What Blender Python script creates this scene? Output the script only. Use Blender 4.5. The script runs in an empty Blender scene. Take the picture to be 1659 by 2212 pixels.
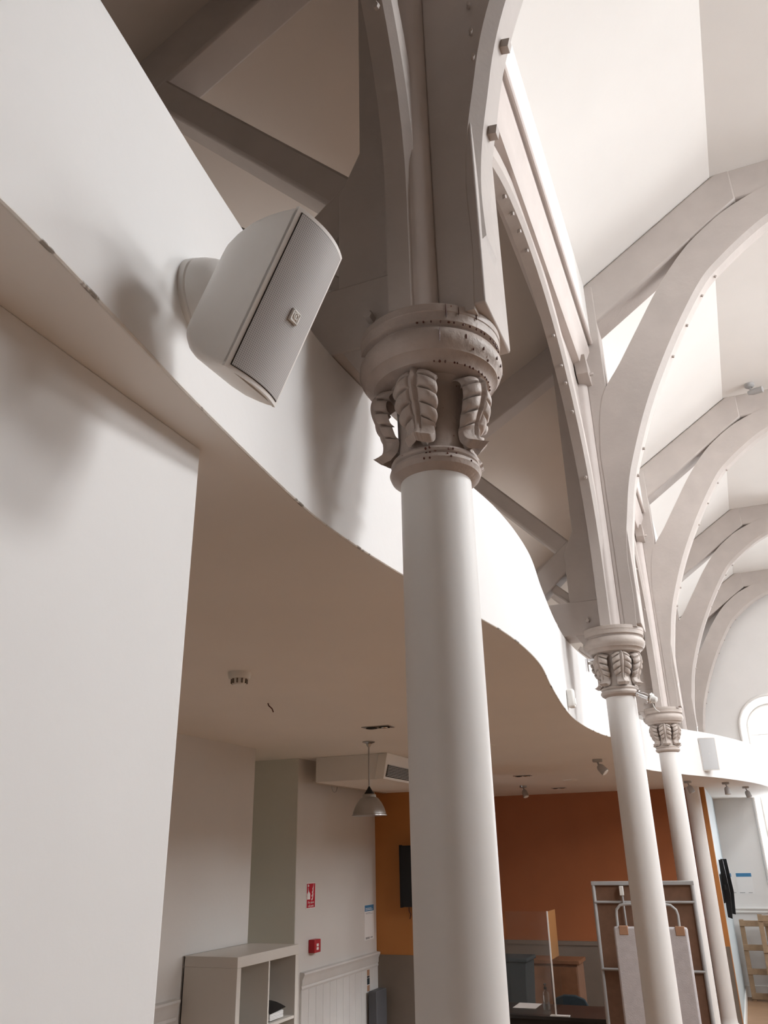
import bpy, bmesh, math, random
from mathutils import Vector, Matrix
random.seed(7)
PI = math.pi
scn = bpy.context.scene
COL = scn.collection
# ------------------------------------------------------------------ camera
F_PX, IMG_W, IMG_H = 1727.82, 1659, 2212
CAM = Vector((0.5883, -1.7862, 2.2))
yaw, pitch, roll = math.radians(22.3805), math.radians(23.1029), math.radians(-1.17757)
fw = Vector((-math.sin(yaw)*math.cos(pitch), math.cos(yaw)*math.cos(pitch), math.sin(pitch)))
r0 = Vector((math.cos(yaw), math.sin(yaw), 0)); u0 = r0.cross(fw)
rt = r0*math.cos(roll)+u0*math.sin(roll); up = u0*math.cos(roll)-r0*math.sin(roll)
cd = bpy.data.cameras.new('camera'); cam = bpy.data.objects.new('camera', cd); COL.objects.link(cam)
cd.sensor_fit = 'VERTICAL'; cd.sensor_height = 24; cd.lens = 24*F_PX/IMG_H; cd.clip_start = .02
m = Matrix((rt, up, -fw)).transposed().to_4x4(); m.translation = CAM; cam.matrix_world = m
scn.camera = cam
# ------------------------------------------------------------------ world, light, exposure
w = bpy.data.worlds.new('sky'); scn.world = w; w.use_nodes = True
bg = w.node_tree.nodes['Background']; bg.inputs[0].default_value = (.93, .96, 1, 1); bg.inputs[1].default_value = 5.0
scn.view_settings.view_transform = 'Standard'; scn.view_settings.look = 'None'
scn.view_settings.gamma = 1; scn.view_settings.use_curve_mapping = False
scn.view_settings.exposure = -0.52
scn.cycles.max_bounces = 12; scn.cycles.diffuse_bounces = 7; scn.cycles.transparent_max_bounces = 16
scn.cycles.sample_clamp_indirect = 8
try: scn.cycles.use_denoising = True
except Exception: pass
WIN_Y = (1.75, 5.25, 8.75, 12.25)          # tall windows of the far nave side
def daylight(name, loc, rot, sx, sy, power, col=(.97, .985, 1)):
    l = bpy.data.lights.new(name, 'AREA'); l.shape = 'RECTANGLE'; l.size = sx; l.size_y = sy; l.energy = power; l.color = col
    o = bpy.data.objects.new(name, l); o.location = loc; o.rotation_euler = rot; COL.objects.link(o); return o
for yy in WIN_Y:
    daylight('daylight_side_window', (5.35, yy, 4.98), (0, math.radians(90), 0), 1.55, 2.2, 185 if yy < 7 else 85)
for yy in WIN_Y:
    daylight('daylight_rooflight', (3.64+1.31*.515+.35*.553, yy, 6.83-.87*.515+.35*.833), (0, math.radians(33.6), 0), 1.15, 1.6, 360 if yy < 7 else 120, (.96, .98, 1))
for xx in (1.32, 3.48):
    daylight('daylight_end_window', (xx, 14.5, 3.1), (math.radians(-90), 0, 0), 1.0, 3.2, 130, (.95, .97, 1))

# ------------------------------------------------------------------ materials
def mat(name, col, rough=.6, var=.04, nscale=6, bump=.0, bscale=60, metal=0, spec=.3, spots=None):
    m = bpy.data.materials.new(name); m.use_nodes = True; nt = m.node_tree; b = nt.nodes['Principled BSDF']
    b.inputs['Roughness'].default_value = rough; b.inputs['Metallic'].default_value = metal
    b.inputs['Specular IOR Level'].default_value = spec
    tc = nt.nodes.new('ShaderNodeTexCoord')
    n = nt.nodes.new('ShaderNodeTexNoise'); n.inputs['Scale'].default_value = nscale; n.inputs['Detail'].default_value = 4
    nt.links.new(tc.outputs['Object'], n.inputs['Vector'])
    cr = nt.nodes.new('ShaderNodeValToRGB')
    lo = [max(0, c*(1-var)) for c in col]; hi = [min(1, c*(1+var)) for c in col]
    cr.color_ramp.elements[0].color = (*lo, 1); cr.color_ramp.elements[1].color = (*hi, 1)
    cr.color_ramp.elements[0].position = .3; cr.color_ramp.elements[1].position = .7
    nt.links.new(n.outputs['Fac'], cr.inputs['Fac']); out = cr.outputs['Color']
    if spots:
        v = nt.nodes.new('ShaderNodeTexNoise'); v.inputs['Scale'].default_value = spots[1]; v.inputs['Detail'].default_value = 6
        nt.links.new(tc.outputs['Object'], v.inputs['Vector'])
        r2 = nt.nodes.new('ShaderNodeValToRGB'); r2.color_ramp.elements[0].position = spots[2]; r2.color_ramp.elements[1].position = spots[2]+.02
        nt.links.new(v.outputs['Fac'], r2.inputs['Fac'])
        mx = nt.nodes.new('ShaderNodeMixRGB'); nt.links.new(r2.outputs['Color'], mx.inputs['Fac'])
        nt.links.new(out, mx.inputs['Color1']); mx.inputs['Color2'].default_value = (*spots[0], 1); out = mx.outputs['Color']
    nt.links.new(out, b.inputs['Base Color'])
    if bump:
        n2 = nt.nodes.new('ShaderNodeTexNoise'); n2.inputs['Scale'].default_value = bscale; n2.inputs['Detail'].default_value = 5
        nt.links.new(tc.outputs['Object'], n2.inputs['Vector'])
        bp = nt.nodes.new('ShaderNodeBump'); bp.inputs['Strength'].default_value = bump; bp.inputs['Distance'].default_value = .01
        nt.links.new(n2.outputs['Fac'], bp.inputs['Height']); nt.links.new(bp.outputs['Normal'], b.inputs['Normal'])
    return m
M = {}
M['white'] = mat('white_wall_paint', (.80, .79, .78), .6, .015, 3, .05, 40)
M['ceil'] = mat('ceiling_paint', (.82, .80, .775), .7, .02, 1.5, .04, 25)
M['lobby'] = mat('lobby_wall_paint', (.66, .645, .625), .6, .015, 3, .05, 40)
M['rwall'] = mat('cream_side_wall_paint', (.56, .53, .50), .6, .02, 3)
M['aisle'] = mat('cream_aisle_paint', (.62, .555, .50), .7, .03, 1.2, .04, 25)
M['taupe'] = mat('taupe_timber_paint', (.53, .48, .45), .5, .05, 5, .12, 35)
M['taupe_old'] = mat('weathered_taupe_paint', (.47, .40, .36), .45, .10, 14, .25, 60, spots=((.22, .10, .065), 55, .735))
M['taupe_iron'] = mat('taupe_cast_iron_paint', (.50, .44, .40), .45, .07, 16, .15, 60)
M['shaft'] = mat('white_column_paint', (.80, .78, .76), .45, .02, 3, .04, 30)
M['plate'] = mat('pale_plate_paint', (.62, .56, .53), .5, .04, 5, .1, 30)
M['board'] = mat('white_board_paint', (.82, .81, .79), .5, .02, 4)
M['orange'] = mat('orange_wall_paint', (.35, .120, .045), .6, .04, 3, .04, 40)
M['orange_lit'] = mat('lit_orange_wall_paint', (.46, .19, .055), .6, .04, 3, .04, 40)  # lighter copy of the wall orange, with window light put into the colour
M['blue'] = mat('pale_blue_wall_paint', (.50, .58, .62), .6, .02, 3)
M['grn'] = mat('grey_green_wall_paint', (.70, .71, .66), .6, .02, 3)
M['wains'] = mat('wainscot_paint', (.66, .655, .645), .5, .03, 6)
M['brownpanel'] = mat('brown_wainscot', (.19, .155, .125), .5, .06, 5)
M['spk'] = mat('speaker_plastic', (.80, .775, .745), .38, .01, 4, .03, 200)
M['chrome'] = mat('chrome', (.75, .75, .76), .18, .02, 4, metal=1)
M['steel'] = mat('brushed_steel', (.40, .39, .38), .28, .05, 12, metal=1)
M['greymetal'] = mat('grey_metal_paint', (.42, .42, .42), .4, .04, 8)
M['black'] = mat('black_plastic', (.012, .012, .013), .35, .1, 8)
M['darkgrey'] = mat('dark_grey_plastic', (.09, .092, .10), .5)
M['darkgap'] = mat('dark_recess', (.03, .028, .026), .8)
M['red'] = mat('red_plastic', (.42, .02, .03), .35, .05, 8)
M['signred'] = mat('red_print', (.50, .02, .04), .45, .03, 8)
M['paper'] = mat('white_paper', (.82, .82, .82), .6, .01, 4)
M['bluehdr'] = mat('blue_print', (.06, .22, .42), .5, .03, 8)
M['greyprint'] = mat('grey_print', (.35, .35, .36), .6, .03, 8)
M['teal'] = mat('teal_fabric', (.026, .036, .042), .8, .1, 40)
M['desk'] = mat('black_desk_laminate', (.035, .03, .028), .3, .1, 6)
M['cloth'] = mat('grey_white_cloth', (.56, .53, .54), .9, .06, 20, .3, 150)
M['tape'] = mat('brown_tape', (.42, .24, .15), .4, .05, 10)
M['hess'] = mat('brown_pinboard', (.20, .11, .07), .8, .08, 20)
M['darkwood'] = mat('dark_cabinet_timber', (.20, .095, .05), .5, .12, 10)
M['wood'] = mat('pallet_timber', (.35, .24, .15), .7, .14, 14, .2, 50)
M['shelfw'] = mat('white_shelf_laminate', (.62, .595, .555), .4, .01, 4)
M['plastw'] = mat('white_plastic', (.82, .81, .78), .35, .01, 5)
M['oldpipe'] = mat('beige_plastic', (.50, .45, .40), .5, .04, 8)
M['rust'] = mat('dark_red_drip', (.10, .035, .025), .4, .2, 40)
M['chip'] = mat('chipped_edge', (.74, .71, .67), .8, .05, 40, .2, 80, spots=((.30, .27, .24), 9, .60))
def floor_mat():
    m = mat('floor_boards', (.33, .20, .115), .45, .12, 3)
    return m
M['floor'] = floor_mat()
def grille_mat(name, ca, cb):
    m = mat(name, ca, .5, .01, 4); nt = m.node_tree; b = nt.nodes['Principled BSDF']
    tc = nt.nodes.new('ShaderNodeTexCoord'); mp = nt.nodes.new('ShaderNodeMapping'); mp.inputs['Scale'].default_value = (310, 310, 310)
    nt.links.new(tc.outputs['Object'], mp.inputs['Vector'])
    sx = nt.nodes.new('ShaderNodeSeparateXYZ'); nt.links.new(mp.outputs['Vector'], sx.inputs[0])
    def f(op, a, bb=None):
        n = nt.nodes.new('ShaderNodeMath'); n.operation = op
        if isinstance(a, (int, float)): n.inputs[0].default_value = a
        else: nt.links.new(a, n.inputs[0])
        if bb is not None:
            if isinstance(bb, (int, float)): n.inputs[1].default_value = bb
            else: nt.links.new(bb, n.inputs[1])
        return n.outputs[0]
    s = f('MULTIPLY', f('SINE', f('MULTIPLY', sx.outputs['Y'], PI)), f('SINE', f('MULTIPLY', sx.outputs['Z'], PI)))
    s = f('GREATER_THAN', f('ABSOLUTE', s), .55)
    mx = nt.nodes.new('ShaderNodeMixRGB'); nt.links.new(s, mx.inputs['Fac'])
    old = b.inputs['Base Color'].links[0].from_socket
    nt.links.new(old, mx.inputs['Color1']); mx.inputs['Color2'].default_value = (*cb, 1)
    nt.links.new(mx.outputs['Color'], b.inputs['Base Color']); return m
M['grille'] = grille_mat('speaker_grille', (.52, .495, .485), (.29, .275, .27))
M['grille_pale'] = grille_mat('pale_speaker_grille', (.66, .67, .68), (.50, .51, .52))
def glass_mat(name, tint=(1, 1, 1), refl=.08):
    m = bpy.data.materials.new(name); m.use_nodes = True; nt = m.node_tree; nt.nodes.remove(nt.nodes['Principled BSDF'])
    o = nt.nodes['Material Output']; t = nt.nodes.new('ShaderNodeBsdfTransparent'); t.inputs[0].default_value = (*tint, 1)
    g = nt.nodes.new('ShaderNodeBsdfGlossy'); g.inputs['Roughness'].default_value = .05
    n = nt.nodes.new('ShaderNodeTexNoise'); n.inputs['Scale'].default_value = 2
    mu = nt.nodes.new('ShaderNodeMath'); mu.operation = 'MULTIPLY'; mu.inputs[1].default_value = refl*2; nt.links.new(n.outputs['Fac'], mu.inputs[0])
    x = nt.nodes.new('ShaderNodeMixShader'); nt.links.new(mu.outputs[0], x.inputs[0]); nt.links.new(t.outputs[0], x.inputs[1]); nt.links.new(g.outputs[0], x.inputs[2])
    nt.links.new(x.outputs[0], o.inputs['Surface']); return m
M['glass'] = glass_mat('window_glass', (1, 1, 1), .03)
M['perspex'] = glass_mat('clear_acrylic', (.97, .95, .93), .05)
M['perspex_edge'] = mat('acrylic_edge', (.36, .18, .07), .15, .03, 5)
M['bottle'] = glass_mat('bottle_plastic', (.86, .88, .88), .2)

# ------------------------------------------------------------------ mesh helpers
class MB:
    def __init__(s): s.v = []; s.f = []
    def add(s, vs, fs):
        k = len(s.v); s.v += [tuple(p) for p in vs]; s.f += [tuple(i+k for i in f) for f in fs]; return s
    def box(s, x0, x1, y0, y1, z0, z1):
        return s.add([(x0,y0,z0),(x1,y0,z0),(x1,y1,z0),(x0,y1,z0),(x0,y0,z1),(x1,y0,z1),(x1,y1,z1),(x0,y1,z1)],
                     [(0,3,2,1),(4,5,6,7),(0,1,5,4),(1,2,6,5),(2,3,7,6),(3,0,4,7)])
    def sweep(s, loops, cap=True, closed=False):
        n = len(loops[0]); vs = [p for l in loops for p in l]; fs = []; L = len(loops)
        for i in range(L if closed else L-1):
            a = i*n; b = ((i+1) % L)*n
            for j in range(n): fs.append((a+j, a+(j+1) % n, b+(j+1) % n, b+j))
        if cap and not closed: fs.append(tuple(range(n))[::-1]); fs.append(tuple(range((L-1)*n, L*n)))
        return s.add(vs, fs)
    def prism(s, poly, axis, a, b):
        def P(p, t): return {'x': (t, p[0], p[1]), 'y': (p[0], t, p[1]), 'z': (p[0], p[1], t)}[axis]
        return s.sweep([[P(p, a) for p in poly], [P(p, b) for p in poly]])
    def tube(s, path, r, n=8, radii=None):
        loops = []; P = [Vector(p) for p in path]
        for i, p in enumerate(P):
            d = (P[min(i+1, len(P)-1)]-P[max(i-1, 0)]).normalized()
            a = d.orthogonal().normalized() if i == 0 else (pa-d*pa.dot(d)).normalized()
            pa = a; b = d.cross(a); R = radii[i] if radii else r
            loops.append([p+a*R*math.cos(2*PI*k/n)+b*R*math.sin(2*PI*k/n) for k in range(n)])
        return s.sweep(loops)
    def lathe(s, prof, n=32, c=(0, 0, 0), mtx=None):
        loops = []
        for r, z in prof:
            l = [Vector((max(r, 1e-4)*math.cos(2*PI*k/n), max(r, 1e-4)*math.sin(2*PI*k/n), z)) for k in range(n)]
            loops.append([(mtx @ p if mtx else p)+Vector(c) for p in l])
        return s.sweep(loops)
    def xf(s, mtx): s.v = [tuple(mtx @ Vector(p)) for p in s.v]; return s
    def mesh(s, name, mt=None, angle=35):
        me = bpy.data.meshes.new(name); me.from_pydata(s.v, [], s.f)
        bm = bmesh.new(); bm.from_mesh(me); bmesh.ops.recalc_face_normals(bm, faces=bm.faces); bm.to_mesh(me); bm.free()
        for p in me.polygons: p.use_smooth = True
        me.set_sharp_from_angle(angle=math.radians(angle))
        if mt: me.materials.append(M[mt])
        return me
def wpos(o):
    p = Vector((0, 0, 0))
    while o: p += o.location; o = o.parent
    return p
def thing(name, label, cat, loc=(0, 0, 0), group=None):
    o = bpy.data.objects.new(name, None); COL.objects.link(o); o.location = loc; o.empty_display_size = .1
    o['label'] = label; o['category'] = cat
    if group: o['group'] = group
    return o
def obj(name, mb, mt, parent=None, angle=35, bevel=0, label=None):
    """mesh given in world coordinates"""
    if isinstance(mb, MB):
        if parent: off = wpos(parent)
        else:
            vs = mb.v; off = Vector(((min(v[0] for v in vs)+max(v[0] for v in vs))/2, (min(v[1] for v in vs)+max(v[1] for v in vs))/2, min(v[2] for v in vs)))
        mb.v = [tuple(Vector(p)-off) for p in mb.v]; me = mb.mesh(name, mt, angle)
    else: me = mb; off = Vector((0, 0, 0))
    o = bpy.data.objects.new(name, me); COL.objects.link(o)
    if parent: o.parent = parent
    else: o.location = off
    if bevel:
        b = o.modifiers.new('bevel', 'BEVEL'); b.width = bevel; b.segments = 2; b.limit_method = 'ANGLE'; b.angle_limit = math.radians(40)
    if label: o['label'] = label
    return o
def inst(name, me, parent, loc, rot=None):
    o = bpy.data.objects.new(name, me); COL.objects.link(o)
    if parent: o.parent = parent; o.location = Vector(loc)-wpos(parent)
    else: o.location = loc
    if rot is not None: o.rotation_euler = rot
    return o
def struct(name, mb, mt, parent=None, **k):
    o = obj(name, mb, mt, parent, **k)
    if not parent: o['kind'] = 'structure'
    return o
def tag(o, label, cat, group=None):
    o['label'] = label; o['category'] = cat
    if group: o['group'] = group
    return o
def cr_interp(pts, t):
    """monotone-ish cubic interpolation of (t, value) knots"""
    n = len(pts)
    if t <= pts[0][0]: return pts[0][1]
    if t >= pts[-1][0]: return pts[-1][1]
    for i in range(n-1):
        if pts[i][0] <= t <= pts[i+1][0]: break
    def sl(j):
        if j == 0: return (pts[1][1]-pts[0][1])/(pts[1][0]-pts[0][0])
        if j == n-1: return (pts[-1][1]-pts[-2][1])/(pts[-1][0]-pts[-2][0])
        return (pts[j+1][1]-pts[j-1][1])/(pts[j+1][0]-pts[j-1][0])
    h = pts[i+1][0]-pts[i][0]; s = (t-pts[i][0])/h; a, b = pts[i][1], pts[i+1][1]; ma, mb_ = sl(i)*h, sl(i+1)*h
    return (2*s**3-3*s**2+1)*a+(s**3-2*s**2+s)*ma+(-2*s**3+3*s**2)*b+(s**3-s**2)*mb_

B = 3.5            # bay
ZSOF, ZPAR = 2.954, 3.47
ZCAP = 3.50       # top of capitals
NX = 2.4           # nave centre line
YEND = 13.95
# ------------------------------------------------------------------ setting
struct('floor', MB().box(-6, 5.6, -5, 15, -.1, 0), 'floor')
cl = MB()
cl.prism([(.10, 6.125), (1.16, 6.83), (3.64, 6.83), (3.70, 7.0), (1.10, 7.0), (.10, 6.3)], 'y', -5, YEND+.2)
def slope_pt(t, h=0): return (3.64+1.31*t+h*.553, 6.83-.87*t+h*.833)
def slope_piece(t0, t1, ya, yb): cl.prism([slope_pt(t0), slope_pt(t1), slope_pt(t1, .18), slope_pt(t0, .18)], 'y', ya, yb)
SKY = [(y-.75, y+.75) for y in WIN_Y]; yl = -5
for ya, yb in SKY:
    slope_piece(0, 1, yl, ya); slope_piece(0, .18, ya, yb); slope_piece(.85, 1.0, ya, yb); yl = yb
slope_piece(0, 1, yl, YEND+.2)
struct('ceiling', cl, 'ceil', angle=20)
ca = MB()
ca.prism([(.05, 5.86), (.05, 6.0), (-2.9, 4.23), (-2.9, 4.12)], 'y', -5, YEND+.2)
struct('ceiling_aisle', ca, 'aisle')
# near pier under the balcony, aisle walls
struct('wall_left', MB().box(-.45, -.293, -5, -.607, 0, ZSOF), 'white', bevel=.004)
struct('wall_aisle_upper', MB().box(-3.0, -2.8, -5, YEND+.2, ZSOF+.16, 4.3), 'aisle')
wa = struct('wall_aisle', MB().box(-3.0, -2.757, -5, 3.669, 0, ZSOF), 'lobby')
struct('wall_recess_back', MB().box(-3.75, -3.6, 3.5, 4.6, 0, ZSOF), 'grn')
struct('wall_recess_side', MB().box(-3.6, -2.802, 4.43, 4.6, 0, ZSOF), 'grn')
struct('wall_recess_near', MB().box(-3.6, -3.0, 3.5, 3.669, 0, ZSOF), 'grn')
wb = struct('wall_lobby', MB().box(-3.0, -2.8, 4.435, 6.2, 0, ZSOF), 'lobby')
op = MB().box(-2.8, -2.05, 6.04, 6.4, 1.33, ZSOF); struct('wall_orange_pier', op, 'orange_lit')
struct('wall_orange_pier_wainscot', MB().box(-2.8, -2.05, 6.03, 6.4, 0, 1.33), 'brownpanel')
struct('wall_orange', MB().box(-4.0, .15, 10.6, 10.72, 1.02, ZSOF), 'orange')
struct('wall_orange_wainscot', MB().box(-4.0, .145, 10.585, 10.72, 0, 1.02), 'brownpanel')
struct('trim_1', MB().box(-4.0, .08, 10.565, 10.6, 1.0, 1.05), 'brownpanel')
struct('orange_lit_edge', MB().box(.095, .152, 10.592, 10.73, 0, ZSOF), 'orange_lit')  # strip of the orange wall's own front face, painted lighter as window-lit
struct('wall_far_left', MB().box(-4.1, -4.0, 6.2, 10.72, 0, ZSOF), 'orange')
struct('wall_blue', MB().box(.03, .15, 10.72, YEND, 0, ZSOF), 'blue')
struct('wall_right_skirt', MB().box(.15, .165, 10.72, YEND, 0, .12), 'board')
struct('wall_front', MB().box(-3.0, 5.2, -5.2, -5, 0, 7.2), 'brownpanel')  # unseen wall behind the camera, given a dark colour to cut bounced light
# walls with arched openings
def arched_wall(name, axis, at, t, a0, a1, z0, ztop, wins, mt):
    """wall lying along axis ('x' or 'y') at the other coordinate 'at'..'at+t'; wins = (centre, half width, sill, spring)"""
    mb = MB(); cuts = {a0, a1}
    for c, h, s, sp in wins:
        for k in range(17): cuts.add(c-h*math.cos(PI*k/16))
    cuts = sorted(cuts)
    for p, q in zip(cuts, cuts[1:]):
        mid = (p+q)/2; hole = None
        for c, h, s, sp in wins:
            if c-h < mid < c+h: hole = (c, h, s, sp)
        def seg(zA0, zA1, zB0, zB1):
            pl = [(p, zA0), (q, zB0), (q, zB1), (p, zA1)]
            mb.prism(pl, 'y' if axis == 'x' else 'x', at, at+t)
        if hole is None: seg(z0, ztop, z0, ztop)
        else:
            c, h, s, sp = hole; zz = lambda a: sp+math.sqrt(max(0, h*h-(a-c)**2))
            seg(z0, s, z0, s); seg(zz(p), ztop, zz(q), ztop)
    bm = bmesh.new()
    return struct(name, mb, mt, angle=10)
EWIN = [(1.32, .54, 1.62, 4.1), (3.48, .54, 1.62, 4.1)]
arched_wall('wall_end', 'x', YEND, .3, .03, 5.2, 0, 7.2, EWIN, 'white')
struct('wall_end_aisle', MB().box(-3.0, .03, YEND, YEND+.3, ZSOF, 6.2), 'white')
arched_wall('wall_right', 'y', 4.95, .3, -5, YEND+.3, 0, 6.3, [(y, 1.0, 4.2, 4.75) for y in WIN_Y], 'rwall')
def arch_ring(c, h, s, sp, n=20):
    pts = [(c-h, s)]+[(c-h*math.cos(PI*k/n), sp+h*math.sin(PI*k/n)) for k in range(n+1)]+[(c+h, s)]
    return pts
for i, (c, h, s, sp) in enumerate(EWIN):
    # splayed reveal, rounded outer roll, frame and panes
    A = arch_ring(c, h, s, sp); Bq = arch_ring(c, .40, s+.1, sp)
    mb = MB(); loops = []
    for (x1, z1), (x2, z2) in zip(A, Bq):
        loops.append([(x1, YEND, z1), (x2, YEND+.26, z2), (x2, YEND+.29, z2), (x1+(.001 if x1 > c else -.001), YEND+.29, z1)])
    mb.sweep(loops)
    mb.prism([(c-h, s), (c+h, s), (c+.40, s+.1), (c-.40, s+.1)], 'y', YEND+.02, YEND+.29)
    wn = struct('window_%d' % (i+1), mb, 'board')
    r = MB().tube([(x, YEND-.004, z) for x, z in arch_ring(c, h-.01, s, sp)], .028, 8)
    obj('window_roll', r, 'board', wn)
    fr = MB().tube([(x, YEND+.25, z) for x, z in arch_ring(c, .39, s+.1, sp)], .025, 6)
    for zz in (2.2, 2.8, 3.4, 4.0): fr.box(c-.39, c+.39, YEND+.24, YEND+.27, zz-.012, zz+.012)
    fr.box(c-.012, c+.012, YEND+.24, YEND+.27, s+.1, sp+.39)
    obj('window_frame', fr, 'board', wn)
    rows = (s+.1, 2.2, 2.8, 3.4, 4.0)
    for z0, z1 in zip(rows, rows[1:]):
        for sg in (-1, 1):
            x0, x1 = sorted((c+sg*.012, c+sg*.37)); obj('pane', MB().box(x0, x1, YEND+.252, YEND+.256, z0+.012, z1-.012), 'glass', wn)
    hd = [(c-.37*math.cos(PI*k/12), max(4.012, sp+.37*math.sin(PI*k/12))) for k in range(13)]
    obj('pane', MB().prism(hd, 'y', YEND+.252, YEND+.256), 'glass', wn)
for i, yy in enumerate(WIN_Y):
    fr = MB(); A = [(5.05, y, z) for y, z in arch_ring(yy, .99, 4.2, 4.75)]; fr.tube(A, .035, 6)
    for zz in (4.75,): fr.box(5.03, 5.07, yy-.99, yy+.99, zz-.015, zz+.015)
    fr.box(5.03, 5.07, yy-.015, yy+.015, 4.2, 5.73)
    wn = struct('window_%d' % (i+3), fr, 'board')
    obj('pane', MB().prism([(yy-.99*math.cos(PI*k/12), 4.75+.99*math.sin(PI*k/12)) for k in range(13)]+[(yy+.99, 4.2), (yy-.99, 4.2)], 'x', 5.048, 5.052), 'glass', wn)
for i, yy in enumerate(WIN_Y):
    fr = MB()
    for t0, t1 in ((.17, .21), (.82, .86)): fr.prism([slope_pt(t0, .01), slope_pt(t1, .01), slope_pt(t1, .2), slope_pt(t0, .2)], 'y', yy-.76, yy+.76)
    for ya in (yy-.76, yy-.02, yy+.71): fr.prism([slope_pt(.17, .08), slope_pt(.86, .08), slope_pt(.86, .2), slope_pt(.17, .2)], 'y', ya, ya+.05)
    wn = struct('window_%d' % (i+7), fr, 'board')
    for ya in (yy-.71, yy+.03): obj('pane', MB().prism([slope_pt(.2, .14), slope_pt(.83, .14), slope_pt(.83, .145), slope_pt(.2, .145)], 'y', ya, ya+.68), 'glass', wn)
# dado rails and wainscot
def dado_y(name, x, y0, y1, z, wname=None):
    pf = [(x, z-.06), (x+.014, z-.06), (x+.02, z-.045), (x+.016, z-.03), (x+.022, z-.02), (x+.024, z+.015), (x+.034, z+.035), (x+.042, z+.05), (x+.04, z+.062), (x, z+.066)]
    return struct(name, MB().sweep([[(a, y0, b) for a, b in pf], [(a, y1, b) for a, b in pf]]), 'wains')
dado_y('trim_2', -2.8, 4.53, 6.03, 1.292)
dado_y('trim_3', -2.757, -4.9, 2.87, 1.352)
wsc = struct('wall_lobby_wainscot', MB().box(-2.8, -2.792, 4.53, 6.035, .12, 1.235), 'wains')
for k in range(12): obj('plank', MB().box(-2.793, -2.786, 4.535+k*.125, 4.535+k*.125+.121, .12, 1.233), 'wains', wsc, bevel=.002)
struct('baseboard_lobby', MB().box(-2.8, -2.775, 4.53, 6.03, 0, .14), 'board')
pf = [(YEND, 1.19), (YEND-.02, 1.19), (YEND-.025, 1.21), (YEND-.018, 1.225), (YEND-.03, 1.245), (YEND-.035, 1.26), (YEND, 1.262)]
struct('trim_4', MB().sweep([[(x, a, b) for a, b in pf] for x in (.15, 4.95)]), 'board')
struct('baseboard_end', MB().box(.15, 4.95, YEND-.025, YEND, 0, .16), 'board')
# ------------------------------------------------------------------ balcony
PLAN = [(-5, -.16), (-3.4, -.25), (-2.4, -.14), (-1.75, -.115), (-1.27, -.131), (-.77, -.194), (-.3, -.24), (-.1, -.246), (.3, -.218), (.88, -.147), (1.1, -.122),
        (1.4, -.113), (1.75, -.128), (2.23, -.186), (2.98, -.262), (3.5, -.29), (4.13, -.262), (4.6, -.19), (5.2, -.12), (5.8, -.15), (6.5, -.255),
        (7.0, -.285), (7.4, -.25), (7.8, -.12), (8.4, .10), (9.0, .37), (9.8, .65), (10.6, .86), (11.6, 1.02), (12.6, 1.08), (13.94, 1.08)]
def px(y): return cr_interp(PLAN, y)
ys = [-5+k*.08 for k in range(int(18.9/.08)+1)]+[13.94]
bal = thing('balcony', 'white wavy-fronted gallery balcony running behind the white columns', 'balcony', (-1.2, 4, ZSOF))
lo = []
for y in ys:
    x = px(y); s = (px(y+.02)-px(y-.02))/.04; nl = math.hypot(1, s); nx, ny = -1/nl, s/nl
    xi, yi = x+nx*.1, min(y+ny*.1, YEND)
    lo.append([(x, y, ZSOF), (x, y, ZPAR), (xi, yi, ZPAR), (xi, yi, ZSOF+.02)])
obj('parapet', MB().sweep(lo), 'white', bal, bevel=.004)
sl = MB(); vs = []; fs = []
for i, y in enumerate(ys):
    xl = -2.79 if y < 3.6 else (-4.09 if y < 10.72 else .14)
    if y > 10.65: xl = -2.79
    if 3.6 <= y <= 10.65: xl = -4.05
    vs += [(px(y)-.006, y, ZSOF), (xl, y, ZSOF), (px(y)-.006, y, ZSOF+.16), (xl, y, ZSOF+.16)]
for i in range(len(ys)-1):
    a = i*4; b = a+4; fs += [(a, a+1, b+1, b), (a+2, b+2, b+3, a+3)]
sl.add(vs, fs); obj('soffit', sl, 'ceil', bal)
eb = MB().tube([(px(y)-.002, y, ZSOF+.001) for y in ys if y < 8], .0035, 6)
obj('edge_bead', eb, 'chip', bal, label='chipped grey bead along the lower edge of the parapet')

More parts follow.
